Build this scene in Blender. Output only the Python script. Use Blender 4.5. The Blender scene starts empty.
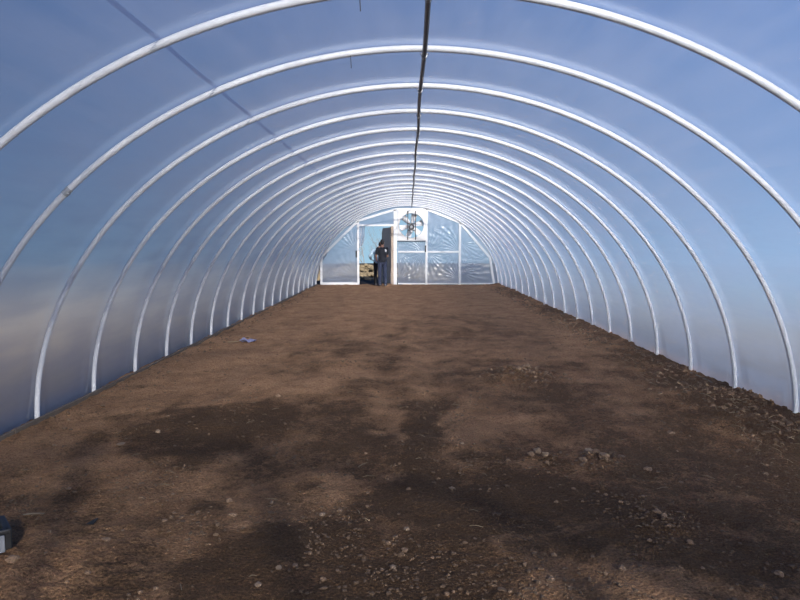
import bpy, bmesh, math, random
from mathutils import Vector, Matrix, noise
random.seed(7)
S = bpy.context.scene
C = S.collection
PI = math.pi

# ------------------------------------------------------------------ dimensions (metres, house centred on x = 0)
A, B, NN = 3.37, 2.90, 1.94          # super-ellipse of the hoops: half width, height, exponent
Y1, STEP, NH = 3.836, 1.142, 21      # first hoop in view, spacing, count
YW = Y1 + STEP*(NH-1) + 0.06         # back end wall
YF = -0.95                           # front end wall, behind the camera
CAM = Vector((-0.095, 0.0, 1.55)); YAW, PITCH, FPX = 0.00636, 0.0801, 700.0

def sc(y): return 1+.03*max(0.0, min(1.0, (y-8)/18.7))      # the far hoops stand a little wider
def arc(th, off=0.0):                # th 0 = right foot, pi = left foot
    c, s = math.cos(th), math.sin(th)
    x = math.copysign(abs(c)**(2/NN), c)*(A+off); z = max(s, 0.0)**(2/NN)*(B+off)
    return x, z
def arc_table(n, off=0.0, zlow=-0.06):
    pts = []
    raw = [arc(PI*i/2000, off) for i in range(2001)]
    raw = [(raw[0][0], zlow)] + raw + [(raw[-1][0], zlow)]
    L = [0]
    for i in range(1, len(raw)): L.append(L[-1]+math.hypot(raw[i][0]-raw[i-1][0], raw[i][1]-raw[i-1][1]))
    k = 0
    for j in range(n+1):
        t = L[-1]*j/n
        while k < len(L)-2 and L[k+1] < t: k += 1
        u = (t-L[k])/max(L[k+1]-L[k], 1e-9)
        pts.append((raw[k][0]*(1-u)+raw[k+1][0]*u, raw[k][1]*(1-u)+raw[k+1][1]*u))
    return pts

def onfloor(px, py):                 # a spot on the soil, read off the photograph's floor plane
    v, u = 300-py, px-400
    fw = FPX*math.cos(PITCH)+v*math.sin(PITCH); up = v*math.cos(PITCH)-FPX*math.sin(PITCH)
    t = -CAM.z/up
    X = u*math.cos(YAW)-fw*math.sin(YAW); Yv = u*math.sin(YAW)+fw*math.cos(YAW)
    return CAM.x+X*t, Yv*t

# ------------------------------------------------------------------ helpers
def mesh_obj(name, verts, faces, mat, parent=None, smooth=True):
    me = bpy.data.meshes.new(name); me.from_pydata(verts, [], faces); me.update()
    if smooth: me.polygons.foreach_set('use_smooth', [True]*len(me.polygons))
    if mat: me.materials.append(mat)
    o = bpy.data.objects.new(name, me); C.objects.link(o)
    if parent: o.parent = parent
    return o
def empty(name, loc=(0, 0, 0), rz=0):
    o = bpy.data.objects.new(name, None); C.objects.link(o); o.location = loc; o.rotation_euler = (0, 0, rz)
    o.empty_display_size = 0.2
    return o
def tag(o, label=None, cat=None, group=None, kind=None):
    if label: o['label'] = label
    if cat: o['category'] = cat
    if group: o['group'] = group
    if kind: o['kind'] = kind
    return o
class MB:
    def __init__(s): s.v = []; s.f = []
    def add(s, v, f):
        n = len(s.v); s.v += [tuple(p) for p in v]; s.f += [tuple(i+n for i in q) for q in f]; return s
    def box(s, x0, x1, y0, y1, z0, z1, bev=0.0):
        if bev <= 0:
            return s.add([(x0,y0,z0),(x1,y0,z0),(x1,y1,z0),(x0,y1,z0),(x0,y0,z1),(x1,y0,z1),(x1,y1,z1),(x0,y1,z1)],
                         [(3,2,1,0),(4,5,6,7),(0,1,5,4),(1,2,6,5),(2,3,7,6),(3,0,4,7)])
        bm = bmesh.new(); bmesh.ops.create_cube(bm, size=1)
        for v in bm.verts: v.co = Vector(((x0+x1)/2+v.co.x*(x1-x0), (y0+y1)/2+v.co.y*(y1-y0), (z0+z1)/2+v.co.z*(z1-z0)))
        bmesh.ops.bevel(bm, geom=bm.edges[:], offset=bev, segments=2, affect='EDGES', profile=0.5)
        bm.verts.index_update(); s.add([v.co.copy() for v in bm.verts], [[v.index for v in f.verts] for f in bm.faces]); bm.free(); return s
    def bar(s, p, q, w, d, up=(0, 1, 0)):            # rectangular bar p -> q ; d along up
        p, q = Vector(p), Vector(q); t = (q-p).normalized(); u = Vector(up); u = (u-t*u.dot(t)).normalized(); r = t.cross(u)
        vs = []
        for e in (p, q):
            for a, b in ((-1,-1),(1,-1),(1,1),(-1,1)): vs.append(e+r*(a*w/2)+u*(b*d/2))
        return s.add(vs, [(3,2,1,0),(4,5,6,7),(0,1,5,4),(1,2,6,5),(2,3,7,6),(3,0,4,7)])
    def tube(s, pts, rad, n=10, caps=True, flat=None):
        pts = [Vector(p) for p in pts]; m = len(pts)
        rad = rad if isinstance(rad, (list, tuple)) else [rad]*m
        vs, fs = [], []; ref = None
        for i, p in enumerate(pts):
            t = (pts[min(i+1, m-1)]-pts[max(i-1, 0)]).normalized()
            if ref is None: ref = Vector((0, 1, 0)) if abs(t.y) < .8 else Vector((1, 0, 0))
            ref = (ref-t*ref.dot(t)).normalized(); r2 = t.cross(ref)
            ra = rad[i]; ra, rb = ra if isinstance(ra, (tuple, list)) else (ra, ra)
            for k in range(n):
                a = 2*PI*k/n; vs.append(p+ref*(math.cos(a)*ra)+r2*(math.sin(a)*rb))
        for i in range(m-1):
            for k in range(n): fs.append((i*n+k, i*n+(k+1)%n, (i+1)*n+(k+1)%n, (i+1)*n+k))
        if caps: fs.append(tuple(range(n))[::-1]); fs.append(tuple((m-1)*n+k for k in range(n)))
        return s.add(vs, fs)
    def ball(s, c, r, sub=2, jit=0.0, rot=None):
        bm = bmesh.new(); bmesh.ops.create_icosphere(bm, subdivisions=sub, radius=1)
        c = Vector(c); r = Vector(r) if not isinstance(r, (int, float)) else Vector((r, r, r))
        sd = Vector((random.random()*50, random.random()*50, random.random()*50))
        vs = []
        for v in bm.verts:
            p = v.co*(1+jit*noise.noise(v.co*1.6+sd)+jit*.5*noise.noise(v.co*4+sd)) if jit else v.co
            p = Vector((p.x*r.x, p.y*r.y, p.z*r.z))
            if rot: p = rot @ p
            vs.append(c+p)
        bm.verts.index_update(); s.add(vs, [[v.index for v in f.verts] for f in bm.faces]); bm.free(); return s
    def capsule(s, p, q, ra, rb, n=12):              # rounded tapered limb
        p, q = Vector(p), Vector(q); t = (q-p).normalized()
        A_ = ra if isinstance(ra, tuple) else (ra, ra); B_ = rb if isinstance(rb, tuple) else (rb, rb)
        pts, rr = [], []
        for k in range(1, 4): a = PI/2*k/4; pts.append(p-t*(min(A_)*math.cos(a))); rr.append((A_[0]*math.sin(a), A_[1]*math.sin(a)))
        for k in range(5):
            u = k/4; pts.append(p.lerp(q, u)); rr.append((A_[0]*(1-u)+B_[0]*u, A_[1]*(1-u)+B_[1]*u))
        for k in range(3, 0, -1): a = PI/2*k/4; pts.append(q+t*(min(B_)*math.cos(a))); rr.append((B_[0]*math.sin(a), B_[1]*math.sin(a)))
        return s.tube(pts, rr, n)
    def obj(s, name, mat, parent=None, smooth=False): return mesh_obj(name, s.v, s.f, mat, parent, smooth)

# ------------------------------------------------------------------ materials
def mat(name):
    m = bpy.data.materials.new(name); m.use_nodes = True; nt = m.node_tree; nt.nodes.clear()
    out = nt.nodes.new('ShaderNodeOutputMaterial'); return m, nt, out
def N(nt, t, **kw):
    n = nt.nodes.new(t)
    for k, v in kw.items():
        if k in n.inputs: n.inputs[k].default_value = v
        else: setattr(n, k, v)
    return n
def simple(name, col, rough=.6, metal=0.0, var=.12, scale=12.0, bump=0.0, col2=None):
    m, nt, out = mat(name); p = N(nt, 'ShaderNodeBsdfPrincipled', Roughness=rough, Metallic=metal)
    tc = N(nt, 'ShaderNodeTexCoord'); nz = N(nt, 'ShaderNodeTexNoise', Scale=scale, Detail=4.0)
    nt.links.new(tc.outputs['Object'], nz.inputs['Vector'])
    mx = N(nt, 'ShaderNodeMix', data_type='RGBA')
    c2 = col2 or tuple(c*(1-var*2) for c in col)
    mx.inputs[6].default_value = (*col, 1); mx.inputs[7].default_value = (*c2, 1)
    nt.links.new(nz.outputs['Fac'], mx.inputs[0]); nt.links.new(mx.outputs[2], p.inputs['Base Color'])
    if bump:
        b = N(nt, 'ShaderNodeBump', Strength=bump, Distance=.01); nt.links.new(nz.outputs['Fac'], b.inputs['Height']); nt.links.new(b.outputs[0], p.inputs['Normal'])
    nt.links.new(p.outputs[0], out.inputs[0]); return m

def film_mat(name, clear=.50, haze=(.35, .43, .62), stretch=(1.0, .12, 1.0), wr=.25, tint=(.86, .90, .97), blur=.42, low=0, gloss=.22):
    """thin polyethylene sheet: part clear, part milky, glossy and finely wrinkled"""
    m, nt, out = mat(name); L = nt.links.new
    tc = N(nt, 'ShaderNodeTexCoord'); mp = N(nt, 'ShaderNodeMapping'); mp.inputs['Scale'].default_value = stretch
    L(tc.outputs['Object'], mp.inputs['Vector'])
    n1 = N(nt, 'ShaderNodeTexNoise', Scale=7.0, Detail=5.0, Roughness=.55); L(mp.outputs[0], n1.inputs['Vector'])
    n2 = N(nt, 'ShaderNodeTexNoise', Scale=.9, Detail=3.0); L(tc.outputs['Object'], n2.inputs['Vector'])
    bp = N(nt, 'ShaderNodeBump', Strength=wr, Distance=.02); L(n1.outputs['Fac'], bp.inputs['Height'])
    t0 = N(nt, 'ShaderNodeBsdfTransparent'); t0.inputs[0].default_value = (*tint, 1)
    t1 = N(nt, 'ShaderNodeBsdfRefraction', Roughness=.75, IOR=1.16); t1.inputs[0].default_value = (*tint, 1)   # fine texture of the sheet blurs what lies behind
    tr = N(nt, 'ShaderNodeMixShader', Fac=blur)
    if low:                                            # the lower sides are dirtier and blur more
        sz = N(nt, 'ShaderNodeSeparateXYZ'); L(tc.outputs['Object'], sz.inputs[0]); zr = N(nt, 'ShaderNodeMapRange')
        for k_, v_ in (('From Min', 1.5), ('From Max', 3.0), ('To Min', low), ('To Max', blur)): zr.inputs[k_].default_value = v_
        L(sz.outputs[2], zr.inputs['Value']); L(zr.outputs[0], tr.inputs[0])
    L(t0.outputs[0], tr.inputs[1]); L(t1.outputs[0], tr.inputs[2])
    tl = N(nt, 'ShaderNodeBsdfTranslucent'); tl.inputs[0].default_value = (*haze, 1)
    df = N(nt, 'ShaderNodeBsdfDiffuse'); df.inputs[0].default_value = (*haze, 1)
    gl = N(nt, 'ShaderNodeBsdfGlossy', Roughness=gloss); gl.inputs[0].default_value = (1, 1, 1, 1)
    for b in (gl, df, tl): L(bp.outputs[0], b.inputs['Normal'])
    milk = N(nt, 'ShaderNodeMixShader', Fac=.42); L(tl.outputs[0], milk.inputs[1]); L(df.outputs[0], milk.inputs[2])
    # milkiness: dust and condensation vary a little from place to place
    add = N(nt, 'ShaderNodeMath', operation='ADD'); L(n1.outputs['Fac'], add.inputs[0]); L(n2.outputs['Fac'], add.inputs[1])
    mr = N(nt, 'ShaderNodeMapRange'); mr.inputs['From Min'].default_value = .82; mr.inputs['From Max'].default_value = 1.18
    mr.inputs['To Min'].default_value = 1-clear-.10; mr.inputs['To Max'].default_value = 1-clear+.10
    L(add.outputs[0], mr.inputs['Value'])
    # longer path through the milky sheet at a slant
    lw = N(nt, 'ShaderNodeLayerWeight', Blend=.35)
    mu = N(nt, 'ShaderNodeMath', operation='MULTIPLY_ADD'); mu.inputs[1].default_value = .20
    L(lw.outputs['Facing'], mu.inputs[0]); L(mr.outputs[0], mu.inputs[2]); mu.use_clamp = True
    s1 = N(nt, 'ShaderNodeMixShader'); L(mu.outputs[0], s1.inputs[0]); L(tr.outputs[0], s1.inputs[1]); L(milk.outputs[0], s1.inputs[2])
    fr = N(nt, 'ShaderNodeFresnel', IOR=1.45); fm = N(nt, 'ShaderNodeMath', operation='MULTIPLY'); fm.inputs[1].default_value = .8
    L(fr.outputs[0], fm.inputs[0])
    s2 = N(nt, 'ShaderNodeMixShader'); L(fm.outputs[0], s2.inputs[0]); L(s1.outputs[0], s2.inputs[1]); L(gl.outputs[0], s2.inputs[2])
    L(s2.outputs[0], out.inputs[0]); return m

M = {}
M['film'] = film_mat('greenhouse_film', clear=.70, blur=.34, low=.93)
M['unseen_front_film'] = film_mat('unseen_front_wall_film', clear=.42, blur=.4)  # unseen front sheet, made milkier to dim the sun on the near floor
M['end_film'] = film_mat('end_wall_film', clear=.50, blur=.45, haze=(.60, .64, .74), gloss=.17, stretch=(1, 1, 1), wr=.12)
M['zinc'] = simple('galvanized_pipe', (.74, .75, .77), .34, .0, .10, 30)
M['dark_zinc'] = simple('dark_grey_pipe', (.20, .21, .23), .5, .5, .15, 20)  # darker grey than the hoop pipe
M['clamp'] = simple('clamp_steel', (.30, .31, .33), .4, .7, .15, 40)
M['joint'] = simple('joint_steel', (.42, .44, .46), .4, .3, .1, 40)
M['white'] = simple('white_painted_timber', (.80, .80, .80), .45, 0, .02, 6)
M['fan_white'] = simple('fan_housing_white', (.72, .71, .70), .4, 0, .04, 5)
M['blade'] = simple('fan_blade_metal', (.86, .86, .88), .4, .0, .05, 9)
M['black'] = simple('dark_motor_metal', (.035, .035, .04), .45, .3, .2, 20)
M['door_grey'] = simple('grey_door_panel', (.42, .40, .39), .55, 0, .12, 3)
M['tan_wood'] = simple('bare_timber', (.46, .36, .28), .7, 0, .15, 14)
M['board'] = simple('weathered_board', (.16, .12, .085), .85, 0, .25, 9, .4)
M['skin'] = simple('skin', (.36, .19, .13), .55, 0, .05, 10)
M['navy'] = simple('navy_cloth', (.006, .008, .016), .85, 0, .2, 30)
M['jeans'] = simple('blue_denim', (.026, .036, .075), .9, 0, .2, 40)
M['hair'] = simple('dark_hair', (.012, .010, .012), .7, 0, .2, 60)
M['light_blue'] = simple('pale_blue_cloth', (.46, .60, .70), .85, 0, .1, 20)
M['dark_trousers'] = simple('dark_trousers', (.016, .015, .018), .9, 0, .2, 30)
M['shoe'] = simple('shoe_leather', (.10, .09, .09), .6, 0, .2, 30)
M['print'] = simple('white_print', (.75, .75, .78), .8, 0, .05, 20)
M['bark'] = simple('bare_branches', (.22, .19, .18), .9, 0, .2, 5)
M['clod'] = simple('dry_clod', (.25, .155, .092), .95, 0, .22, 14, .6)
M['clod_pale'] = simple('pale_stone', (.25, .17, .11), .9, 0, .18, 12, .5)
M['crumb'] = simple('soil_crumbs', (.165, .10, .056), .95, 0, .3, 3.0, .5)
M['straw'] = simple('dry_straw', (.30, .22, .13), .9, 0, .25, 8)
M['rubble'] = simple('straw_rubble', (.26, .205, .125), .95, 0, .45, 2.2, .6)
M['plastic_blue'] = simple('bluish_plastic_scrap', (.24, .24, .38), .5, 0, .15, 20)
M['black_plastic'] = simple('black_plastic', (.012, .012, .013), .5, 0, .2, 20)
M['grey_plastic'] = simple('grey_plastic', (.19, .20, .22), .45, 0, .1, 9)
M['wire'] = simple('dark_wire', (.05, .045, .045), .6, 0, .2, 9)

def soil_mat():
    m, nt, out = mat('bare_soil'); L = nt.links.new
    tc = N(nt, 'ShaderNodeTexCoord'); at = N(nt, 'ShaderNodeAttribute', attribute_name='moist_shade')
    na = N(nt, 'ShaderNodeTexNoise', Scale=2.3, Detail=8.0, Roughness=.68); nb = N(nt, 'ShaderNodeTexNoise', Scale=26.0, Detail=7.0, Roughness=.78)
    vo = N(nt, 'ShaderNodeTexVoronoi', Scale=55.0)
    for n in (na, nb, vo): L(tc.outputs['Object'], n.inputs['Vector'])
    r1 = N(nt, 'ShaderNodeValToRGB'); e = r1.color_ramp.elements
    e[0].position = .39; e[0].color = (.20, .105, .054, 1); e[1].position = .61; e[1].color = (.58, .335, .180, 1)
    k = r1.color_ramp.elements.new(.5); k.color = (.39, .215, .112, 1)
    ad = N(nt, 'ShaderNodeMath', operation='MULTIPLY_ADD'); ad.inputs[1].default_value = .62
    mm = N(nt, 'ShaderNodeMath', operation='MULTIPLY'); mm.inputs[1].default_value = .40; L(na.outputs['Fac'], mm.inputs[0])
    L(nb.outputs['Fac'], ad.inputs[0]); L(mm.outputs[0], ad.inputs[2]); L(ad.outputs[0], r1.inputs[0])
    nc = N(nt, 'ShaderNodeTexNoise', Scale=75.0, Detail=4.0, Roughness=.75); L(tc.outputs['Object'], nc.inputs['Vector'])
    gr = N(nt, 'ShaderNodeMapRange'); gr.inputs['From Min'].default_value = .36; gr.inputs['From Max'].default_value = .64; gr.inputs['To Min'].default_value = .58; gr.inputs['To Max'].default_value = 1.35
    L(nc.outputs['Fac'], gr.inputs['Value']); gm = N(nt, 'ShaderNodeVectorMath', operation='SCALE')
    wet_shade = N(nt, 'ShaderNodeMix', data_type='RGBA'); wet_shade.inputs[7].default_value = (.082, .046, .023, 1)
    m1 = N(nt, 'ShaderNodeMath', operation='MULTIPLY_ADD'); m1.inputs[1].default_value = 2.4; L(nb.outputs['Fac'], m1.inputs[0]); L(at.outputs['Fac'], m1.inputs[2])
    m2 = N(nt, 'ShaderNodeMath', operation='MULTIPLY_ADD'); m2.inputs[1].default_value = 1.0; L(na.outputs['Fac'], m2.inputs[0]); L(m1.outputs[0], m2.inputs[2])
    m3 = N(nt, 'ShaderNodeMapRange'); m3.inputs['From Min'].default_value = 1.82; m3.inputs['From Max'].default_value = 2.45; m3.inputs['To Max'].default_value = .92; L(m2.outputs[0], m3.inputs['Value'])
    L(m3.outputs[0], wet_shade.inputs[0]); L(r1.outputs[0], wet_shade.inputs[6])
    p = N(nt, 'ShaderNodeBsdfPrincipled', Roughness=.95); p.inputs['Specular IOR Level'].default_value = .15
    L(wet_shade.outputs[2], gm.inputs[0]); L(gr.outputs[0], gm.inputs['Scale']); L(gm.outputs[0], p.inputs['Base Color'])
    h = N(nt, 'ShaderNodeMath', operation='MULTIPLY_ADD'); h.inputs[1].default_value = -.5; L(vo.outputs['Distance'], h.inputs[0]); L(nb.outputs['Fac'], h.inputs[2])
    b = N(nt, 'ShaderNodeBump', Strength=1.0, Distance=.05); L(h.outputs[0], b.inputs['Height']); L(b.outputs[0], p.inputs['Normal'])
    L(p.outputs[0], out.inputs[0]); return m
M['soil'] = soil_mat()
def field_mat():
    m, nt, out = mat('winter_field'); L = nt.links.new
    tc = N(nt, 'ShaderNodeTexCoord'); sx = N(nt, 'ShaderNodeSeparateXYZ'); L(tc.outputs['Object'], sx.inputs[0])
    n1 = N(nt, 'ShaderNodeTexNoise', Scale=.35, Detail=8.0, Roughness=.65); L(tc.outputs['Object'], n1.inputs['Vector'])
    mr = N(nt, 'ShaderNodeMapRange'); mr.inputs['From Min'].default_value = -7.2; mr.inputs['From Max'].default_value = -8.6; L(sx.outputs[0], mr.inputs['Value'])
    fa = N(nt, 'ShaderNodeMapRange'); fa.inputs['From Min'].default_value = 5.5; fa.inputs['From Max'].default_value = 6.5; fa.inputs['To Max'].default_value = .45; L(sx.outputs[0], fa.inputs['Value'])
    mxx = N(nt, 'ShaderNodeMath', operation='MAXIMUM'); L(mr.outputs[0], mxx.inputs[0]); L(fa.outputs[0], mxx.inputs[1])
    dry = N(nt, 'ShaderNodeValToRGB'); dry.color_ramp.elements[0].color = (.30, .21, .12, 1); dry.color_ramp.elements[1].color = (.62, .46, .27, 1)
    dry.color_ramp.elements[0].position = .3; dry.color_ramp.elements[1].position = .7
    L(n1.outputs['Fac'], dry.inputs[0])
    mx = N(nt, 'ShaderNodeMix', data_type='RGBA'); mx.inputs[6].default_value = (.055, .050, .048, 1); L(mxx.outputs[0], mx.inputs[0]); L(dry.outputs[0], mx.inputs[7])
    p = N(nt, 'ShaderNodeBsdfDiffuse'); L(mx.outputs[2], p.inputs[0]); L(p.outputs[0], out.inputs[0]); return m
M['field'] = field_mat()

# ------------------------------------------------------------------ soil floor
DAMP = [  # damp, dark patches: pixel centre, half sizes in metres (across, along), strength, tilt
    (212, 425, .55, .75, .95), (258, 428, .35, .5, .6), (330, 455, .5, .35, .5), (432, 428, .20, 1.6, .75), (436, 492, .32, .6, .9), (415, 500, .35, .35, .75),
    (350, 410, .22, 1.2, .55), (362, 395, .35, .8, .4), (305, 420, .3, .8, .35), (390, 355, .25, 2.5, .45), (330, 350, .6, 1.5, .4), (500, 372, .9, .9, .6), (555, 392, .8, .8, .55),
    (530, 490, .42, .35, .8), (500, 480, .3, .3, .5), (300, 548, .35, .3, .75), (330, 590, .6, .25, .75), (385, 575, .18, .22, .75), (270, 590, .3, .2, .6),
    (225, 500, .12, .15, .5), (690, 455, .9, .5, .6), (740, 410, .6, 1.2, .7), (660, 380, .45, 2.0, .55), (760, 560, .45, .3, .75), (715, 575, .3, .2, .6), (800, 470, .5, .8, .7),
    (610, 500, .4, .3, .5), (620, 425, .6, .5, .45), (560, 450, .6, .25, .5), (470, 330, 1.2, 2.5, .35), (640, 540, .5, .25, .55), (460, 560, .4, .2, .45), (120, 430, .3, .5, .25), (740, 510, .6, .3, .5)]
DAMP = [(*onfloor(a, b), c, d, e) for a, b, c, d, e in DAMP]
def moist_shade(x, y):
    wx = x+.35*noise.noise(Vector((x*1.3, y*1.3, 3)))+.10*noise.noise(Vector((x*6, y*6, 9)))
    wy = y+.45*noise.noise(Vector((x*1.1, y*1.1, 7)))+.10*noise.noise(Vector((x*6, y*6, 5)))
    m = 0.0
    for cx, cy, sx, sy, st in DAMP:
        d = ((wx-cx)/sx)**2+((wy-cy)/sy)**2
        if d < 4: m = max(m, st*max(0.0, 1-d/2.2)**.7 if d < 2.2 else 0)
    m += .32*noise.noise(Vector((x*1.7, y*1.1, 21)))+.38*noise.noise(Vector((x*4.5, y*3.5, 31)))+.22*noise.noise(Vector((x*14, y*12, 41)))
    m += .38*max(0, min(1, (8.5-y)/5.0))                 # shade over the near end, put into the soil colour
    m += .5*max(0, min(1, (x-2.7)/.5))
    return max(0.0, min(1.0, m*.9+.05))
def soil_z(x, y):
    z = .030*noise.noise(Vector((x*.7, y*.5, 1)))+.022*noise.noise(Vector((x*2.1, y*1.8, 2)))+.012*noise.noise(Vector((x*6, y*5.5, 4)))
    n3 = noise.noise(Vector((x*15, y*14, 6))); z += .013*n3+.010*noise.noise(Vector((x*33, y*30, 8)))
    z -= .030*(math.exp(-((x+.28)/.16)**2)+math.exp(-((x-.25)/.16)**2))*min(1, max(0, (y-3)/3))      # two worn ruts
    z += .045*max(0, (x-2.75)/.6)**1.5+.004*max(0, (-x-2.85)/.5)**1.5                        # banked-up edges
    z += .03*abs(noise.noise(Vector((x*9, y*8, 12))))*max(0, min(1, (x-2.5)/.5))
    for cx, cy, r, h in MOUNDS:
        d = ((x-cx)**2+(y-cy)**2)/r**2
        if d < 5: z += h*math.exp(-d)*(1+.5*n3)
    return z-.008
MOUNDS = [(*onfloor(*p), r, h) for p, r, h in [((598, 460), .20, .045), ((527, 376), .33, .075), ((540, 458), .16, .03), ((658, 520), .16, .03), ((505, 378), .3, .04), ((20, 575), .45, .05), ((345, 365), .3, .03), ((700, 400), .4, .05), ((735, 420), .35, .06)]]
xs = [-3.56+7.12*i/236 for i in range(237)]
ys = [YF-.1]
while ys[-1] < YW+.03: ys.append(ys[-1]+(.12 if ys[-1] < 2.3 else max(.026, .0078*ys[-1])))
V = []; Fc = []; W = []
for y in ys:
    for x in xs: V.append((x, y, soil_z(x, y))); W.append(moist_shade(x, y))
nx = len(xs)
for j in range(len(ys)-1):
    for i in range(nx-1): a = j*nx+i; Fc.append((a, a+1, a+nx+1, a+nx))
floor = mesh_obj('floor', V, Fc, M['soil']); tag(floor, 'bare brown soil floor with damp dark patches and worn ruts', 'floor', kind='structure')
at = floor.data.attributes.new('moist_shade', 'FLOAT', 'POINT'); at.data.foreach_set('value', W)

# field outside
g = MB(); gv = [(0, 14, -.14)]; gf = []
for r_ in range(40):
    rad = 3+r_*3.0 if r_ < 25 else 78+(r_-25)*26
    for a in range(96):
        t = 2*PI*a/96; x, y = rad*math.cos(t), 14+rad*math.sin(t); e = 47+5*noise.noise(Vector((math.cos(t)*2, math.sin(t)*2, 5)))
        gv.append((x, y, -.14-.00035*min(rad, e)**1.0-max(0, rad-e)*.13*min(1, max(0, rad-e)/12)+(.10*noise.noise(Vector((x*.2, y*.2, 1))) if rad > 16 else 0)))
for a in range(96): gf.append((0, 1+a, 1+(a+1) % 96))
for r_ in range(39):
    for a in range(96): gf.append((1+r_*96+a, 1+(r_+1)*96+a, 1+(r_+1)*96+(a+1) % 96, 1+r_*96+(a+1) % 96))
g.add(gv, gf)
tag(g.obj('field', M['field'], None, True), 'dry winter field on a hilltop outside the greenhouse', 'field', kind='structure')

# ------------------------------------------------------------------ film cover: left side, roof, right side meeting at the two lengthwise seams
PT = arc_table(168, .028)
def film_pt(j, y):
    x, z = PT[j]
    t = PI*j/168; nxv, nzv = x/(A*A), z/(B*B); l = math.hypot(nxv, nzv) or 1; nxv /= l; nzv /= l
    k = ((y-Y1)/STEP) % 1.0; between = math.sin(PI*k)
    d = -.010*between
    # long shallow wrinkles running lengthwise, stronger on the sides; gathers beside each hoop foot
    arcm = j*.062
    d += .0045*between*noise.noise(Vector((arcm*5.5, y*.55, 2)))+.002*noise.noise(Vector((arcm*14, y*1.2, 5)))*between
    if z < .75:
        near = math.exp(-((min(k, 1-k)*STEP-.10)/.07)**2)
        d += (.75-z)*.045*near*math.sin((min(k, 1-k)*STEP)*60+(.75-z)*6)
    return ((x+nxv*d)*sc(y), y, (z+nzv*d)*sc(y))
FY = [YF, YF+.5, 0, .7, 1.4, 2.0]
y = 2.4
while y < YW-.02: FY.append(y); y += STEP/14 if y < 12 else STEP/10
FY.append(YW)
jl = min(range(169), key=lambda j: abs(PT[j][0]+1.40)+(0 if PT[j][1] > 1 else 9)); jr = min(range(169), key=lambda j: abs(PT[j][0]-1.40)+(0 if PT[j][1] > 1 else 9))
def film(name, j0, j1, label, cat):
    js = list(range(j0, j1+1)); v = [film_pt(j, y) for y in FY for j in js]; n = len(js)
    f = [(r*n+i, r*n+i+1, (r+1)*n+i+1, (r+1)*n+i) for r in range(len(FY)-1) for i in range(n-1)]
    return tag(mesh_obj(name, v, f, M['film']), label, cat, kind='structure')
film('wall_right', 0, jr, 'hazy clear plastic film side of the tunnel, right of the soil', 'film wall')
film('ceiling', jr, jl, 'hazy clear plastic film roof arching overhead', 'film roof')
film('wall_left', jl, 168, 'bluish clear plastic film side of the tunnel, left of the soil', 'film wall')
v = []
for y in FY:
    for j, w in ((jl, -.0), (jl, .05)):
        x0, _, z0 = film_pt(jl, y); x1, _, z1 = film_pt(jl+1, y); t = Vector((x1-x0, 0, z1-z0)).normalized(); nn = Vector((-t.z, 0, t.x)) if t.x < 0 else Vector((t.z, 0, -t.x))
        nn = Vector((-x0/(A*A), 0, -z0/(B*B))).normalized()
        v.append(Vector((x0, y, z0))+t*w*.55+nn*.004)
trim = mesh_obj('trim_1', v, [(2*i, 2*i+1, 2*i+3, 2*i+2) for i in range(len(FY)-1)], M['film'])
tag(trim, 'lengthwise overlap seam in the roof film, left of the ridge pipe', 'seam', kind='structure')

# base boards half buried along both edges
for sd, nm in ((-1, 'left'), (1, 'right')):
    mb = MB(); ya = YF
    while ya < YW-.3:
        yb = min(ya+3.0+random.random()*.6, YW-.12); x = sd*(A*sc((ya+yb)/2)-.058); dz = random.uniform(-.006, .006)
        mb.box(x-.016, x+.016, ya, yb-.015, -.14, (.026 if sd < 0 else .03)+dz, .004); ya = yb
    tag(mb.obj('baseboard_'+nm, M['board']), 'weathered timber board half buried along the %s film edge' % nm, 'base board', kind='structure')

# ------------------------------------------------------------------ hoops
ORD = ['first', 'second', 'third', 'fourth', 'fifth', 'sixth', 'seventh', 'eighth', 'ninth', 'tenth', 'eleventh', 'twelfth', 'thirteenth', 'fourteenth', 'fifteenth', 'sixteenth', 'seventeenth', 'eighteenth', 'nineteenth', 'twentieth', 'twenty-first']
HP = arc_table(110, 0, -.10)
hm = MB().tube([(x, 0, z) for x, z in HP], .0228, 14)
hoop0 = hm.obj('hoop_pipe', M['zinc'], None, True)
hoops = []
for n in range(NH):
    o = hoop0 if n == 0 else hoop0.copy()
    if n: C.objects.link(o)
    o.location = (0, Y1+STEP*n-(.03 if n == NH-1 else 0), 0); o.scale = (sc(Y1+STEP*n), 1, sc(Y1+STEP*n))
    w = {0: 'nearest arched white metal pipe hoop, its top cut off by the picture edge', 1: 'second arched white metal pipe hoop from the camera, joint on its left side',
         2: 'third arched white metal pipe hoop from the camera, left foot nearest in the soil',
         NH-1: 'last arched white metal pipe hoop, against the end wall with the fan'}.get(n, '%s arched white metal pipe hoop from the camera, standing in the soil' % ORD[n])
    tag(o, w, 'hoop', 'arched hoops of the tunnel'); hoops.append(o)
# the pipe joint seen on the second hoop
ji = min(range(111), key=lambda i: abs(HP[i][0]+2.47)+(0 if HP[i][1] > .5 else 9))
p, q = Vector((HP[ji][0], 0, HP[ji][1])), Vector((HP[ji+1][0], 0, HP[ji+1][1])); d = (q-p).normalized()
j = MB(); j.tube([p-d*.03, p+d*.03], .0262, 12); j.tube([p+Vector((.02, -.022, -.015)), p+Vector((.03, -.033, -.023))], .007, 8)
jo = j.obj('pipe_joint', M['joint'], hoops[1], False); jo['label'] = 'grey pipe joint with a bolt'

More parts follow.
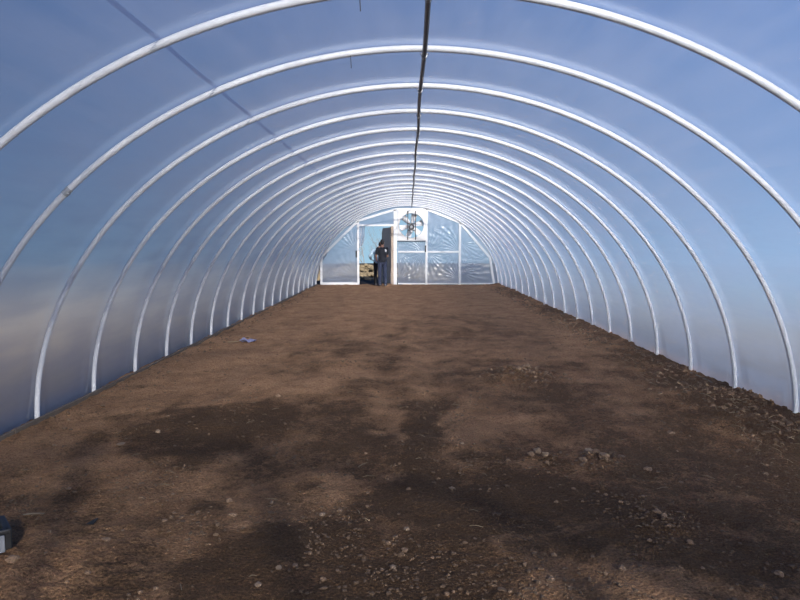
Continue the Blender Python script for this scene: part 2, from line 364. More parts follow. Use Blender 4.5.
# ridge pipe under the hoops
pu = empty('ridge_pipe', (0.03, 0, B-.047)); tag(pu, 'long dark grey ridge pipe running along the roof under the hoops', 'pipe')
pm = MB(); pp = []
yv = YF+.1
while yv < YW-.02: pp.append((.145*max(0, yv-4)/22+.006*math.sin(yv*1.7), yv, .004*math.sin(yv*2.3)+B*(sc(yv)-1))); yv += .19
pm.tube(pp, .0165, 10); pm.obj('pipe', M['dark_zinc'], pu, True)
clampm = MB(); clampm.tube([(0, -.028, 0), (0, .028, 0)], .0215, 10); clampm.box(-.017, .017, -.012, .012, .004, .034, .003); clampm.tube([(-.03, 0, .012), (.03, 0, .012)], .0055, 6)
c0 = None
for n in range(NH-1):
    y = Y1+STEP*n; x = .145*max(0, y-4)/22+.006*math.sin(y*1.7)
    if c0 is None: c0 = clampm.obj('clamp', M['clamp'], pu); o = c0
    else: o = c0.copy(); C.objects.link(o); o.parent = pu
    o.location = (x, y, .004*math.sin(y*2.3)+B*(sc(y)-1))

# ------------------------------------------------------------------ end wall (frame, film panels, rails)
POLY = [(-3.27, 0), (-3.27, 1.06), (-1.86, 2.42), (-.40, 2.86), (.74, 2.86), (2.01, 2.36), (3.16, 1.03), (3.33, 0)]
def poly_top(x):
    for (x0, z0), (x1, z1) in zip(POLY, POLY[1:]):
        if x0 <= x <= x1 and x1 > x0: return z0+(z1-z0)*(x-x0)/(x1-x0)
    return 0
def wrinkle_panel(name, x0, x1, z0, z1, y, parent, seeds, nxr=90, nzr=80, top=True):
    """film stretched on the frame; creases fan out from the staples listed in seeds (x, z, direction, strength)"""
    v = []; f = []
    for j in range(nzr+1):
        for i in range(nxr+1):
            x = x0+(x1-x0)*i/nxr; zt = min(z1, poly_top(x)) if top else z1
            z = z0+(zt-z0)*j/nzr; d = 0
            for sx, sz, da, st in seeds:
                r = math.hypot(x-sx, z-sz)+.05; an = math.atan2(z-sz, x-sx)-da; an = (an+PI) % (2*PI)-PI
                d += .8*st*math.sin(an*27+3*math.sin(r*2.1+sx))*math.exp(-(an/.75)**2)*math.exp(-r/.85)*r/(r+.12)
            d += .006*noise.noise(Vector((x*2.5, z*2.5, sx_seed)))
            v.append((x, y+d, z))
    n = nxr+1
    f = [(j*n+i, j*n+i+1, (j+1)*n+i+1, (j+1)*n+i) for j in range(nzr) for i in range(nxr)]
    return mesh_obj(name, v, f, M['end_film'], parent)
sx_seed = 1.0
def end_wall(name, y, label, front=False):
    root = empty(name, (0, y, 0)); tag(root, label, 'end wall', kind='structure')
    def post(x, w=.07, zt=None, z0=-.02, nm='post'): MB().box(x-w/2, x+w/2, -.035, .035, z0, zt or poly_top(x), .006).obj(nm, M['white'], root)
    def rail(x0, x1, z, w=.07, nm='rail'): MB().box(x0, x1, -.032, .032, z-w/2, z+w/2, .006).obj(nm, M['white'], root)
    for x, w in ((-1.86, .085), (-.445, .13), (.74, .085), (2.01, .085)): post(x, w)
    for (a, b) in zip(POLY, POLY[1:]):
        MB().bar((a[0], 0, a[1]), (b[0], 0, b[1]), .085, .07).obj('frame_rail', M['white'], root)
    rail(-1.82, -.51, 2.25); rail(-.35, .70, 1.245); rail(.78, 1.97, 1.245)
    rail(-3.24, -1.90, .035, .09, 'sill'); rail(-.35, 1.97, .03, .05, 'sill'); rail(2.05, 3.3, .03, .05, 'sill')
    P = lambda *a, **k: wrinkle_panel('film_panel', *a, **k)
    P(-3.24, -1.89, .05, 9, .02, root, [(-1.9, 1.30, 2.2, .030), (-1.9, 1.9, 3.6, .012), (-3.2, .1, .6, .010), (-1.9, .3, 2.6, .015)])
    P(-1.83, -.44, 2.28, 9, .02, root, [(-.45, 2.3, 2.6, .006)], nxr=30, nzr=14)
    P(-.36, .70, .06, 1.22, .02, root, [(.68, 1.2, -2.4, .030), (-.33, .1, .9, .022), (.2, 1.22, -1.6, .020), (-.33, 1.2, -.8, .02)])
    P(-.36, .70, 1.28, 1.64, .02, root, [(.2, 1.64, -1.5, .012), (.6, 1.3, 2.4, .012), (-.2, 1.3, 1.2, .012)], nxr=90, nzr=30)
    P(.78, 1.98, .06, 1.22, .02, root, [(.80, 1.2, -.8, .026), (1.95, .2, 2.5, .02), (1.9, 1.2, -2.5, .018)])
    P(.78, 1.98, 1.28, 9, .02, root, [(1.97, 1.28, 2.6, .034), (.80, 1.3, .7, .026), (1.97, 1.6, 2.9, .02), (.8, 2.2, -.4, .010)])
    P(2.04, 3.30, .05, 9, .02, root, [(2.06, .9, .2, .020), (3.1, .9, 3.1, .020), (2.06, .5, .1, .018), (2.06, 1.6, -.2, .02)])
    gp = []
    for i in range(61):
        x = -3.27+6.60*i/60; zt = max(poly_top(x), .0); gp.append((x, zt))
    vs = []; ot = [p for p in arc_table(60, .02, 0)][::-1]; k_ = sc(y)
    for (x, z), (X2, Z2) in zip(gp, ot):
        for u in (0, .5, 1): vs.append((x+(X2*k_-x)*u, .02+.012*math.sin(x*9+u*5), z+(Z2*k_-z)*u))
    mesh_obj('film_edge', vs, [(3*i+t, 3*i+t+1, 3*i+t+4, 3*i+t+3) for i in range(60) for t in range(2)], M['end_film'], root)
    if front:
        P(-.36, .70, 1.64, 9, .02, root, [(.2, 2.8, -1.5, .01)])
        for c in root.children:
            if c.data.materials[0] == M['end_film']: c.material_slots[0].link = 'OBJECT'; c.material_slots[0].material = M['unseen_front_film']
        P(-1.83, -.52, .05, 2.2, .02, root, [(-.5, .2, 2.4, .01)])  # unseen film panel added across the doorway to dim the sun on the floor
    return root
wall = end_wall('wall_back', YW, 'end wall of white timber frame and wrinkled clear film at the far end')
for x, z, nm in ((-1.925, 1.16, 'latch'), (.705, 1.36, 'latch')):
    o = MB().box(x-.025, x+.025, -.06, -.03, z-.13, z+.13, .008).obj(nm, M['black'], wall); o['label'] = 'dark latch on the frame post'
# loose film curled down from the door head
v = []
for j in range(15):
    for i in range(9):
        u, w = i/8, j/14
        v.append((-1.82+u*.21*(1-.25*w*w), .02+.035*math.sin(u*7+w*2), 2.22-w*.82+.14*u*w))
o = mesh_obj('film_flap', v, [(j*9+i, j*9+i+1, j*9+i+10, j*9+i+9) for j in range(14) for i in range(8)], M['end_film'], wall)
end_wall('wall_front', YF, 'near end wall of timber frame and film behind the viewpoint', True)

# ------------------------------------------------------------------ open door leaf, hinged on the post beside the fan, swung outward
MB().box(-.605, -.512, -.03, .05, 0, 2.22, .005).obj('door_jamb', M['tan_wood'], wall)['label'] = 'bare tan timber jamb'
door = empty('door_1', (-.60, YW+.06, 0.02), math.radians(180-72)); tag(door, 'tall grey door leaf standing open outward beside the fan post', 'door', kind='structure')
DW, DH = 1.24, 2.17
pts = [(0.02, 0.03), (DW-.02, .03), (DW-.02, DH-.20)]
for k in range(1, 7): a = PI/2*k/6; pts.append((DW-.02-.18+.18*math.cos(a), DH-.20+.18*math.sin(a)))
pts.append((.02, DH-.02)); n = len(pts)
MB().add([(x, -.012, z) for x, z in pts]+[(x, .012, z) for x, z in pts], [tuple(range(n)), tuple(range(2*n-1, n-1, -1))]+[(i, i+n, (i+1) % n+n, (i+1) % n) for i in range(n)]).obj('door_panel', M['door_grey'], door)
MB().box(0, .075, -.03, .03, 0, DH, .005).obj('hinge_stile', M['door_grey'], door)
MB().box(DW-.05, DW, -.02, .02, 0, DH-.2, .005).obj('stile', M['door_grey'], door)
MB().box(.075, DW-.05, -.022, .022, .0, .08, .005).box(.075, DW-.05, -.022, .022, 1.02, 1.09, .005).obj('cross_rail', M['door_grey'], door)
MB().box(-.015, .02, -.045, .045, .25, .37, .004).box(-.015, .02, -.045, .045, 1.75, 1.87, .004).obj('hinge', M['clamp'], door)

# ------------------------------------------------------------------ exhaust fan in the frame bay
fan = empty('exhaust_fan', (.17, YW-.02, 2.245)); tag(fan, 'square white exhaust fan with round opening, high in the end wall', 'fan')
h = .54; R = .47; hz = .575
def ringplate(y0, y1):
    m = MB(); k = 48; o = []; i_ = []
    for a in range(k):
        t = 2*PI*a/k; c, s = math.cos(t), math.sin(t); q = max(abs(c), abs(s)); o.append((c/q*h, s/q*hz)); i_.append((c*R, s*R))
    vs = [(x, y0, z) for x, z in o]+[(x, y0, z) for x, z in i_]+[(x, y1, z) for x, z in o]+[(x, y1, z) for x, z in i_]
    fs = []
    for a in range(k):
        b = (a+1) % k; fs += [(a, b, k+b, k+a), (2*k+b, 2*k+a, 3*k+a, 3*k+b), (b, a, 2*k+a, 2*k+b), (k+a, k+b, 3*k+b, 3*k+a)]
    return m.add(vs, fs)
ringplate(-.03, .0).obj('front_panel', M['fan_white'], fan)
m = MB(); k = 48; vs = []
for y_, r_ in ((-.05, R+.012), (-.05, R-.004), (.32, R-.004), (.32, R+.012)): vs += [(r_*math.cos(2*PI*a/k), y_, r_*math.sin(2*PI*a/k)) for a in range(k)]
m.add(vs, [(r*k+a, r*k+(a+1) % k, ((r+1) % 4)*k+(a+1) % k, ((r+1) % 4)*k+a) for r in range(4) for a in range(k)]).obj('shroud_ring', M['fan_white'], fan, True)
m = MB(); m.box(-h, h, 0, .33, hz-.02, hz, 0).box(-h, h, 0, .33, -hz, -hz+.02, 0).box(-h, -h+.02, 0, .33, -hz, hz, 0).box(h-.02, h, 0, .33, -hz, hz, 0); m.obj('housing', M['fan_white'], fan)
m = MB(); m.box(-h, h, -.045, -.0, -hz-.035, -hz, .004); o = m.obj('bottom_trim', M['black'], fan); o['label'] = 'dark strip under the fan housing'
for x in (-.14, .155): MB().box(x-.016, x+.016, -.075, -.045, -hz+.03, hz-.03, .004).obj('strut', M['black'], fan)
MB().box(-.47, .47, .10, .12, -.012, .012, .003).obj('cross_brace', M['blade'], fan)
mo = MB().tube([(0, -.12, -.06), (0, .06, -.06)], .115, 16).box(-.15, .16, -.10, -.05, -.20, -.17).box(-.15, .16, -.10, -.05, .05, .08).obj('motor', M['black'], fan)
MB().tube([(0, -.13, -.06), (0, -.118, -.06)], .05, 12).obj('motor_cap', M['clamp'], mo)
MB().box(-.05, .05, -.12, -.09, -.28, -.18, .006).obj('terminal_box', M['clamp'], mo)
MB().tube([(0, .10, 0), (0, .22, 0)], .075, 14).obj('hub', M['blade'], fan)
for q in range(6):
    a0 = 2*PI*q/6+.25; vs = []
    for i in range(9):
        r = .07+.38*i/8; w = (.10+.12*(i/8)**.8)
        for s_ in (-1, 0, 1):
            an = a0+s_*w*.95/ max(r, .16)*.55; yy = .16+s_*.055*(1-.4*i/8)
            vs.append((r*math.cos(an), yy, r*math.sin(an)))
    fs = [(i*3+t, i*3+t+1, (i+1)*3+t+1, (i+1)*3+t) for i in range(8) for t in range(2)]
    bo = mesh_obj('blade', vs, fs, M['blade'], fan); md = bo.modifiers.new('thick', 'SOLIDIFY'); md.thickness = .004

# ------------------------------------------------------------------ two people in the doorway
def solid(mb, name, mt, parent, voxel=.010, smooth=6):
    me = bpy.data.meshes.new('tmp'); me.from_pydata(mb.v, [], mb.f); me.update(); t = bpy.data.objects.new('tmp', me); C.objects.link(t)
    r = t.modifiers.new('r', 'REMESH'); r.mode = 'VOXEL'; r.voxel_size = voxel
    s = t.modifiers.new('s', 'SMOOTH'); s.iterations = smooth; s.factor = .5
    dg = bpy.context.evaluated_depsgraph_get(); dg.update(); res = bpy.data.meshes.new_from_object(t.evaluated_get(dg)); res.name = name
    bpy.data.objects.remove(t); bpy.data.meshes.remove(me)
    res.polygons.foreach_set('use_smooth', [True]*len(res.polygons)); res.materials.clear(); res.materials.append(mt)
    o = bpy.data.objects.new(name, res); C.objects.link(o); o.parent = parent; return o
def hand(mb, w, d, side, palm):          # wrist, finger direction, thumb side, palm normal
    w, d, palm = Vector(w), Vector(d).normalized(), Vector(palm); palm = (palm-d*palm.dot(d)).normalized(); s = d.cross(palm).normalized()*side
    mb.capsule(w, w+d*.085, (.024, .018), (.036, .015), 10)
    for k, (o, l) in enumerate(((-.030, .075), (-.010, .085), (.010, .080), (.029, .062))):
        a = w+d*.085+s*o; b = a+(d+palm*.25).normalized()*l*.55; c = b+(d*.55+palm*.8).normalized()*l*.5
        mb.capsule(a, b, .0095, .009, 8); mb.capsule(b, c, .009, .0078, 8)
    a = w+d*.03-s*.028; b = a+(d*.6-s*.75+palm*.3).normalized()*.045; c = b+(d*.9-s*.2+palm*.4).normalized()*.035
    mb.capsule(a, b, .013, .011, 8); mb.capsule(b, c, .011, .009, 8)
def person(loc, rz, arms, legs, mats, label, scale=1.0, head_turn=(0, 0), extra=None, lean=0.0, side=0.0, sleeve=.62):
    root = empty('person', loc, rz); root.scale = (scale,)*3; tag(root, label, 'person')
    body, top, bot, shoe, hair = MB(), MB(), MB(), MB(), MB()
    ln = lambda z: lean*max(0, z-.95)
    # trunk: pelvis, waist, chest, shoulders, neck
    for m, g in ((body, 0), (top, .014)):
        m.tube([(0, ln(z)+.004, z) for z in (.98, 1.06, 1.16, 1.26, 1.36, 1.43, 1.475)],
               [(.100+g, .150+g), (.098+g, .142+g), (.104+g, .150+g), (.112+g, .165+g), (.108+g, .172+g), (.088+g, .150+g), (.058, .075)], 18)
    for m, g in ((body, 0), (bot, .013)):
        m.tube([(0, ln(z), z) for z in (.84, .90, .97, 1.03)], [(.088+g, .130+g), (.104+g, .160+g), (.105+g, .158+g), (.100+g, .148+g)], 18)
    top.tube([(0, ln(z), z) for z in (.90, .95, 1.02)], [(.128, .178), (.124, .174), (.118, .166)], 18)   # shirt tail over the belt
    body.capsule((0, ln(1.42), 1.42), (side*.7, ln(1.56)+.015, 1.56), .062, .056)
    # head with brow, nose, chin, ears; looks along +Y
    hx, hy = head_turn; H = MB(); H.ball((0, .0, 0), (.074, .093, .112), 3); H.ball((0, .045, -.055), (.052, .052, .058), 2); H.capsule((0, .090, .01), (0, .106, -.024), .010, .014, 8)
    for s in (-1, 1): H.ball((s*.076, -.004, -.012), (.012, .022, .032), 2); H.ball((s*.030, .080, .012), (.013, .012, .009), 2)
    H.capsule((-.02, .092, -.056), (.02, .092, -.056), .007, .007, 6); H.capsule((-.035, .088, .03), (.035, .088, .03), .009, .009, 6)
    RM = Matrix.Rotation(hx, 3, 'Z') @ Matrix.Rotation(hy, 3, 'X'); hc = Vector((side, ln(1.64)+.02, 1.645))
    body.add([hc+RM @ Vector(v) for v in H.v], H.f)
    HH = MB(); HH.ball((0, -.016, .026), (.084, .094, .098), 3); HH.ball((0, -.045, -.03), (.070, .062, .070), 2)
    hair.add([hc+RM @ Vector(v) for v in HH.v], HH.f)
    for s, (el, wr, fd, pn) in zip((-1, 1), arms):
        sh = Vector((s*.175, ln(1.41), 1.41)); el, wr = Vector(el), Vector(wr)
        body.capsule(sh, el, .050, .040); body.capsule(el, wr, .040, .026); hand(body, wr, fd, s, pn)
        top.capsule(sh, sh.lerp(el, min(1, sleeve)), .066, .064)
        if sleeve > 1: top.capsule(el, el.lerp(wr, sleeve-1), .062, .050)
    for s, (kn, an, toe) in zip((-1, 1), legs):
        hp = Vector((s*.088, 0, .91)); kn, an = Vector(kn), Vector(an); tv = Vector(toe)
        body.capsule(hp, kn, .084, .056); body.capsule(kn, an, .055, .036); body.capsule(an+Vector((0, 0, -.045)), an+tv*.15+Vector((0, 0, -.05)), .036, .03)
        bot.capsule(hp, kn, (.100, .098), (.074, .074)); bot.capsule(kn, an+Vector((0, 0, .0)), .074, .062)
        f0 = Vector((an.x, an.y, 0))
        shoe.capsule(f0-tv*.035+Vector((0, 0, .042)), f0+tv*.165+Vector((0, 0, .036)), (.046, .043), (.048, .036), 12); shoe.capsule(an+Vector((0, 0, -.03)), an+Vector((0, 0, .03)), .047, .046, 10)
    solid(body, 'body', M['skin'], root, .008)
    solid(top, 'shirt', M[mats[0]], root); solid(bot, 'trousers', M[mats[1]], root); solid(hair, 'hair', M['hair'], root, .008); solid(shoe, 'shoes', M['shoe'], root)
    if extra: extra(root)
    return root
def shoulder_print(root):
    m = MB()
    for x0, z0, x1, z1 in ((.085, 1.375, .135, 1.29), (.135, 1.36, .095, 1.30), (.10, 1.395, .15, 1.33)): m.bar((x0, -.128, z0), (x1, -.126, z1), .022, .012)
    o = m.obj('shirt_print', M['print'], root); o['label'] = 'small white mark on the back of the right shoulder'
st = [((-.10, .02, .50), (-.105, -.02, .085), Vector((-.25, .97, 0))), ((.10, .03, .50), (.115, .0, .085), Vector((.3, .95, 0)))]
px, py = -.90, YW-1.20
person((px, py, soil_z(px, py)), math.radians(8), [((-.235, .05, 1.13), (-.20, .22, .98), (.25, .8, -.4), (1, .2, 0)), ((.20, .09, 1.13), (.06, .28, 1.10), (-.3, .9, -.1), (-1, 0, 0))], st,
       ('navy', 'jeans'), 'person in navy short-sleeved shirt and blue jeans, back turned, beside the open door', .965, (.05, -.12), shoulder_print)
px, py = -1.10, YW-.25
person((px, py, soil_z(px, py)), math.radians(14), [((-.33, -.03, 1.19), (-.25, .16, 1.04), (.8, .5, -.2), (.3, .3, -1)), ((.25, .05, 1.15), (.18, .26, 1.08), (-.4, .9, 0), (-1, 0, 0))], st,
       ('light_blue', 'dark_trousers'), 'person in pale blue shirt and dark trousers, half hidden behind the other', .93, (-.1, -.3), None, .10, .13, 1.7)

# ------------------------------------------------------------------ outside the doorway: rubble, bare trees
rb = MB()
for i in range(900):
    x = random.uniform(-4.6, 2.0); y = YW+random.uniform(5, 11.5); t = (y-YW-5)/6.5
    s = random.uniform(.03, .13)*(1+.5*t)*(1.7 if i % 13 == 0 else 1); rb.ball((x, y, -.12+.50*t*random.random()+s*.2), (s*random.uniform(.8, 1.6), s, s*.6), 1, .35, Matrix.Rotation(random.random()*6, 3, 'Z'))
tag(rb.obj('rubble_heap', M['rubble']), 'low heap of tan straw and rubble outside the doorway', 'rubble', kind='stuff')
def tree(x, y, h, label, sd):
    rr = random.Random(sd); m = MB()
    def br(p, d, l, r, lev):
        q = p; pts = [p]; 
        for k in range(3): d = (d+Vector((rr.uniform(-.18, .18), rr.uniform(-.18, .18), rr.uniform(-.02, .14)))).normalized(); q = q+d*(l/3); pts.append(q)
        m.tube(pts, [r, r*.85, r*.7, r*.55], 5 if lev < 2 else 3, False)
        if lev < 4:
            for k in range(4 if lev else 6):
                e = pts[1+rr.randrange(3)]; ax = Vector((rr.uniform(-1, 1), rr.uniform(-1, 1), rr.uniform(.1, .9))).normalized()
                br(e, (d*.55+ax*.75).normalized(), l*rr.uniform(.5, .72), r*.5, lev+1)
    br(Vector((0, 0, -.1)), Vector((0, 0, 1)), h*.34, h*.0055, 0)
    o = m.obj('bare_tree', M['bark'], None, True); o.location = (x, y, -1.0); tag(o, label, 'tree', 'bare trees beyond the field')
tree(-3.6, 62, 6.4, 'bare tree seen at the left side of the open doorway', 3)
tree(-3.0, 72, 6.6, 'slim bare tree seen just left of the two people', 5)
tree(-1.2, 80, 6.0, 'bare tree far out in the field, behind the two people', 8)

# ------------------------------------------------------------------ clods and stones on the soil
def clod(px, py, wpx, label, pale=False, hgt=.7, group=None, xy=None, size=None):
    x, y = xy or onfloor(px, py); s = size or wpx/2*.72*y/FPX
    m = MB().ball((0, 0, 0), (s*random.uniform(.95, 1.15), s*random.uniform(.8, 1.1), s*hgt), 3, .45, Matrix.Rotation(random.random()*6, 3, 'Z'))
    o = m.obj('stone' if pale else 'soil_clod', M['clod_pale' if pale else 'clod'], None, False); o.location = (x, y, soil_z(x, y)+s*hgt*.42)
    tag(o, label, 'stone' if pale else 'clod', group)
RC = 'clods of the right-hand row'
for a in [(588, 452, 12, 'rounded grey-tan clod topping the row of clods right of centre', 1, .8), (604, 461, 15, 'broad brown clod in the middle of the row right of centre'),
          (596, 457, 9, 'small clod wedged between the two biggest clods right of centre'), (583, 463, 11, 'brown clod at the front left of the row right of centre'),
          (621, 456, 11, 'lone flat clod just right of the row of clods', 0, .5), (648, 467, 12, 'low brown clod at the right end of the row of clods', 0, .5),
          (657, 517, 11, 'upright brown clod above the crumb spill in the right foreground'), (664, 523, 9, 'brown clod against the crumb spill, right foreground'),
          (622, 571, 11, 'grey clod alone near the bottom edge, right of centre', 0, .8), (779, 577, 13, 'tan clod near the bottom right corner', 0, .7),
          (671, 430, 10, 'tan clod alone on dark soil toward the right wall', 0, .6), (537, 452, 11, 'pale round stone on the small mound in the middle of the floor', 1, .8),
          (545, 459, 9, 'grey stone beside the pale round one on the small mound', 1, .7), (531, 459, 9, 'brown clod at the left foot of the small middle mound'), (547, 465, 7, 'small clod at the front of the small middle mound'),
          (508, 460, 8, 'clod alone to the left of the small middle mound'), (527, 372, 9, 'largest clod on the earth heap right of the middle'), (536, 375, 8, 'clod at the right end of the far earth heap'),
          (519, 377, 8, 'clod at the left end of the far earth heap'), (512, 379, 7, 'outlying clod left of the far earth heap'), (530, 378, 7, 'clod at the front of the far earth heap'),
          (407, 530, 8, 'pale pebble in front of the dark damp centre patch', 1, .7), (279, 569, 9, 'whitish stone near the bottom edge, left of centre', 1, .7), (258, 583, 11, 'pale stone at the bottom edge, left of centre', 1, .6),
          (272, 500, 7, 'pale pebble on grey soil left of centre', 1, .7), (232, 514, 11, 'low tan clod by the dark hollow, left of centre', 0, .5), (229, 499, 9, 'dark-edged clod in the hollow, left of centre'),
          (158, 435, 7, 'pale stone at the left tip of the dark damp patch', 1, .8), (121, 445, 11, 'flat tan stone between the left wall and the damp patch', 1, .35), (106, 544, 12, 'flat tan stone in the left foreground', 0, .35),
          (165, 521, 8, 'small pale clod left of centre in the foreground', 0, .6), (523, 375, 6, 'small clod near the middle of the far earth heap'), (278, 397, 8, 'clod behind the dark damp patch on the left'), (340, 508, 8, 'clod in the crumbs left of the damp centre patch'),
          (462, 443, 6, 'pale chip near the centre track', 1, .5), (452, 485, 8, 'flat pale chip on the dark centre patch', 1, .4), (393, 566, 8, 'pale stone at the dark spot, bottom centre', 1, .7), (690, 545, 9, 'brown clod in the right foreground below the crumb spill'),
          (12, 566, 22, 'broad tan lump at the left edge, below the black object', 0, .45), (322, 513, 8, 'pale stone left of the damp centre patch', 1, .6)]:
    clod(*a)
used = []
for i in range(70):
    x, y = onfloor(random.uniform(40, 790), random.uniform(400, 596))
    if abs(x) > 3.0: continue
    clod(0, 0, 0, 'small loose brown clod strewn on the soil floor', False, random.uniform(.5, .75), 'small loose clods strewn on the soil', (x, y), random.uniform(.008, .015))
cr = MB()
def crumb(x, y, s): cr.ball((x, y, soil_z(x, y)+s*.25), (s*random.uniform(.8, 1.4), s*random.uniform(.7, 1.2), s*random.uniform(.4, .75)), 1, .7, Matrix.Rotation(random.random()*6, 3, 'Z'))
k = 0
while k < 2300:
    x, y = onfloor(random.uniform(-20, 820), random.uniform(335, 612))
    if abs(x) > 3.25: continue
    p = .16+1.2*noise.noise(Vector((x*1.4, y*1.1, 77)))+.5*noise.noise(Vector((x*5, y*5, 7)))
    if random.random() > p: continue
    crumb(x, y, .003+.010*random.random()**3+.0006*y); k += 1
for (cx, cy, r, n, s0) in [((600, 460), 0, .22, 60, .016), ((527, 376), 0, .38, 90, .026), ((540, 459), 0, .16, 40, .014), ((655, 522), 0, .20, 90, .012), ((515, 378), 0, .4, 50, .02), ((340, 510), 0, .2, 60, .010), ((650, 505), 0, .3, 50, .010), ((690, 535), 0, .22, 60, .010),
                        ((325, 545), 0, .14, 50, .011), ((390, 575), 0, .12, 50, .010), ((590, 475), 0, .5, 60, .011), ((715, 395), 0, .5, 90, .026), ((745, 405), 0, .35, 90, .024), ((785, 430), 0, .35, 90, .02), ((610, 505), 0, .3, 60, .010), ((75, 360), 0, .3, 10, .012), ((345, 365), 0, .35, 40, .018)]:
    X, Y_ = onfloor(*cx)
    for q in range(n): crumb(X+random.gauss(0, r*.6), Y_+random.gauss(0, r*.6), s0*random.uniform(.4, 1.1))
for q in range(420):
    y = random.uniform(4.5, 24); crumb(random.uniform(2.85, 3.28), y, random.uniform(.012, .034))
    if q % 3 == 0: crumb(-random.uniform(2.95, 3.28), random.uniform(4.5, 24), random.uniform(.01, .026))
tag(cr.obj('soil_crumbs', M['crumb']), 'fine dry crumbs of earth scattered over the soil floor', 'crumbs', kind='stuff')
sm = MB()
for q in range(420):
    if q < 260: x, y = random.uniform(2.6, 3.25), random.uniform(4.4, 16)
    else: x, y = random.uniform(-3.1, 3.0), random.uniform(3, 15)
    a = random.random()*PI; l = random.uniform(.02, .09); z = soil_z(x, y)+.006
    d = Vector((math.cos(a), math.sin(a), random.uniform(-.05, .5 if q < 260 else .1)))*l
    sm.tube([(x, y, z), Vector((x, y, z+.006))+d*.5, Vector((x, y, z))+d], [.0022, .002, .0012], 4, False)
tag(sm.obj('straw_bits', M['straw']), 'dry stalks and straw bits lying on the soil, thickest along the right edge', 'straw', kind='stuff')

# ------------------------------------------------------------------ odd scraps on the floor
x, y = onfloor(248, 341); o = empty('plastic_scrap', (x, y, soil_z(x, y)+.005)); tag(o, 'crumpled bluish plastic scrap on the soil near the left wall', 'scrap')
v = []
for j in range(9):
    for i in range(9): v.append((-.12+.03*i, -.07+.018*j, .03+.045*noise.noise(Vector((i*.5, j*.6, 4)))+.02*math.sin(i*.9)*math.cos(j*.8)))
so = mesh_obj('sheet', v, [(j*9+i, j*9+i+1, j*9+i+10, j*9+i+9) for j in range(8) for i in range(8)], M['plastic_blue'], o, False); so.modifiers.new('t', 'SOLIDIFY').thickness = .003
MB().tube([(-.30, -.10, .012), (-.12, -.04, .02), (-.02, .0, .03)], [.008, .007, .006], 6).obj('stick', M['straw'], o)
x, y = onfloor(92, 526); m = MB(); m.add([(-.035, -.006, 0), (.01, -.012, .004), (.03, .01, .03), (.012, .02, .022), (-.015, .014, .008)], [(0, 1, 2, 3, 4)])
so = m.obj('black_scrap', M['black_plastic']); so.modifiers.new('t', 'SOLIDIFY').thickness = .006; so.location = (x, y, soil_z(x, y)+.006); tag(so, 'small black plastic scrap lying in the left foreground', 'scrap')
x, y = onfloor(35, 518); so = MB().tube([(-.06, -.008, .008), (-.02, .0, .012), (.05, .008, .010)], [.005, .006, .004], 6).obj('dark_twig', M['board']); so.location = (x, y, soil_z(x, y)); tag(so, 'short dark twig on the soil at the left, above the black object', 'twig')
# black object with a grey face, cut by the left edge
x, y = onfloor(-15, 557); o = empty('plastic_crate', (x, y, soil_z(x, y)-.01), math.radians(38)); tag(o, 'black crate corner with grey side at the left edge of the picture', 'crate')
m = MB(); m.box(-.19, .075, -.112, -.10, .02, .105, .004).obj('side', M['grey_plastic'], o)['label'] = 'grey front side'
m = MB(); m.box(.075, .11, -.10, .12, 0, .13, .008).box(-.20, .085, .10, .12, 0, .12, .006).box(-.20, .09, -.075, .10, 0, .012).obj('shell', M['black_plastic'], o)
MB().box(-.20, .10, -.105, -.07, .105, .13, .006).box(-.20, .085, -.10, -.078, -.0, .02, .004).obj('rim', M['black_plastic'], o)
# ties hanging from the roof
for n, x, l, lab in ((0, -.335, .055, 'short dark wire end hanging from the nearest hoop'), (1, -.47, .055, 'short dark wire end hanging from the second hoop')):
    z = (1-(abs(x)/A)**NN)**(1/NN)*B; so = MB().tube([(0, 0, .03), (.003, -.02, -.02), (.006, -.018, -.03-l)], .003, 6).obj('hanging_wire', M['wire']); so.location = (x, Y1+STEP*n, z-.02); tag(so, lab, 'wire')

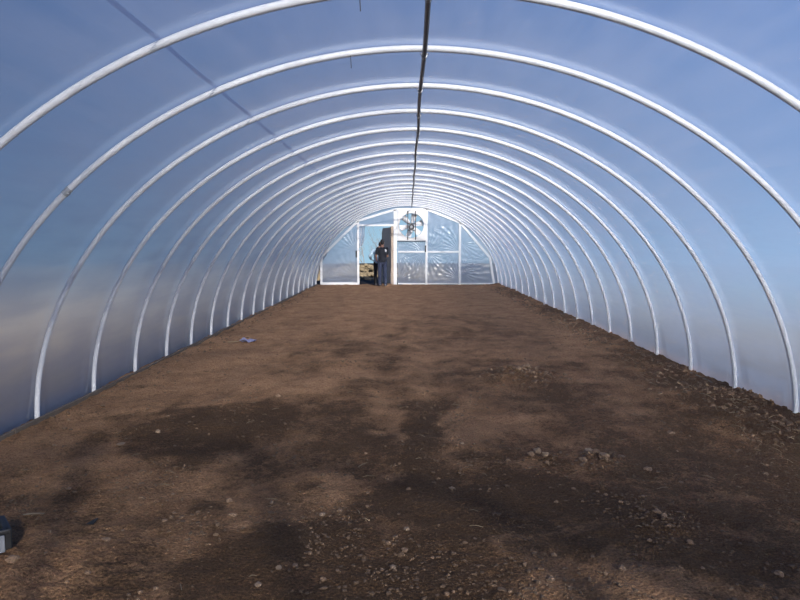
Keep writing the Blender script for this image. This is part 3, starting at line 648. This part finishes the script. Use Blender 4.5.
# ------------------------------------------------------------------ light: winter sun behind the camera, clear sky
EL, AZ = math.radians(23.5), math.radians(18)       # elevation; azimuth to the right of straight behind
sd = Vector((math.sin(AZ)*math.cos(EL), -math.cos(AZ)*math.cos(EL), math.sin(EL)))
ld = bpy.data.lights.new('sun', 'SUN'); ld.energy = 12; ld.angle = math.radians(2.2); ld.color = (1, .93, .84)
lo = bpy.data.objects.new('sun', ld); C.objects.link(lo); lo.rotation_euler = sd.to_track_quat('Z', 'Y').to_euler(); lo.location = (5, -12, 12)
w = bpy.data.worlds.new('sky'); S.world = w; w.use_nodes = True; nt = w.node_tree; bg = nt.nodes['Background']
tc = nt.nodes.new('ShaderNodeTexCoord'); sx = nt.nodes.new('ShaderNodeSeparateXYZ'); cr_ = nt.nodes.new('ShaderNodeValToRGB')
nt.links.new(tc.outputs['Generated'], sx.inputs[0]); nt.links.new(sx.outputs['Z'], cr_.inputs[0]); mr_ = nt.nodes.new('ShaderNodeMapRange'); mr_.inputs['From Min'].default_value = -1; mr_.inputs['To Min'].default_value = .34; mr_.inputs['To Max'].default_value = 1.22   # the sky away from the sun is deeper
nt.links.new(sx.outputs['X'], mr_.inputs['Value']); vm_ = nt.nodes.new('ShaderNodeVectorMath'); vm_.operation = 'SCALE'
nt.links.new(cr_.outputs[0], vm_.inputs[0]); nt.links.new(mr_.outputs[0], vm_.inputs['Scale']); nt.links.new(vm_.outputs[0], bg.inputs[0])
cr_.color_ramp.elements[0].position = 0.0; cr_.color_ramp.elements[0].color = (.50, .82, 1.06, 1)
cr_.color_ramp.elements[1].position = 1.0; cr_.color_ramp.elements[1].color = (.048, .150, .47, 1)
for p_, c_ in ((.12, (.30, .50, .80, 1)), (.40, (.095, .25, .62, 1))): e_ = cr_.color_ramp.elements.new(p_); e_.color = c_
bg.inputs[1].default_value = .95

cd = bpy.data.cameras.new('camera'); cam = bpy.data.objects.new('camera', cd); C.objects.link(cam)
cd.sensor_width = 36; cd.lens = 36*FPX/800; cd.clip_end = 900; cam.location = CAM; cam.rotation_euler = (PI/2-PITCH, 0, YAW); S.camera = cam
S.view_settings.view_transform = 'Standard'; S.view_settings.look = 'None'; S.view_settings.gamma = 1; S.view_settings.exposure = 0.0
S.view_settings.use_curve_mapping = False
S.cycles.max_bounces = 10; S.cycles.transparent_max_bounces = 16
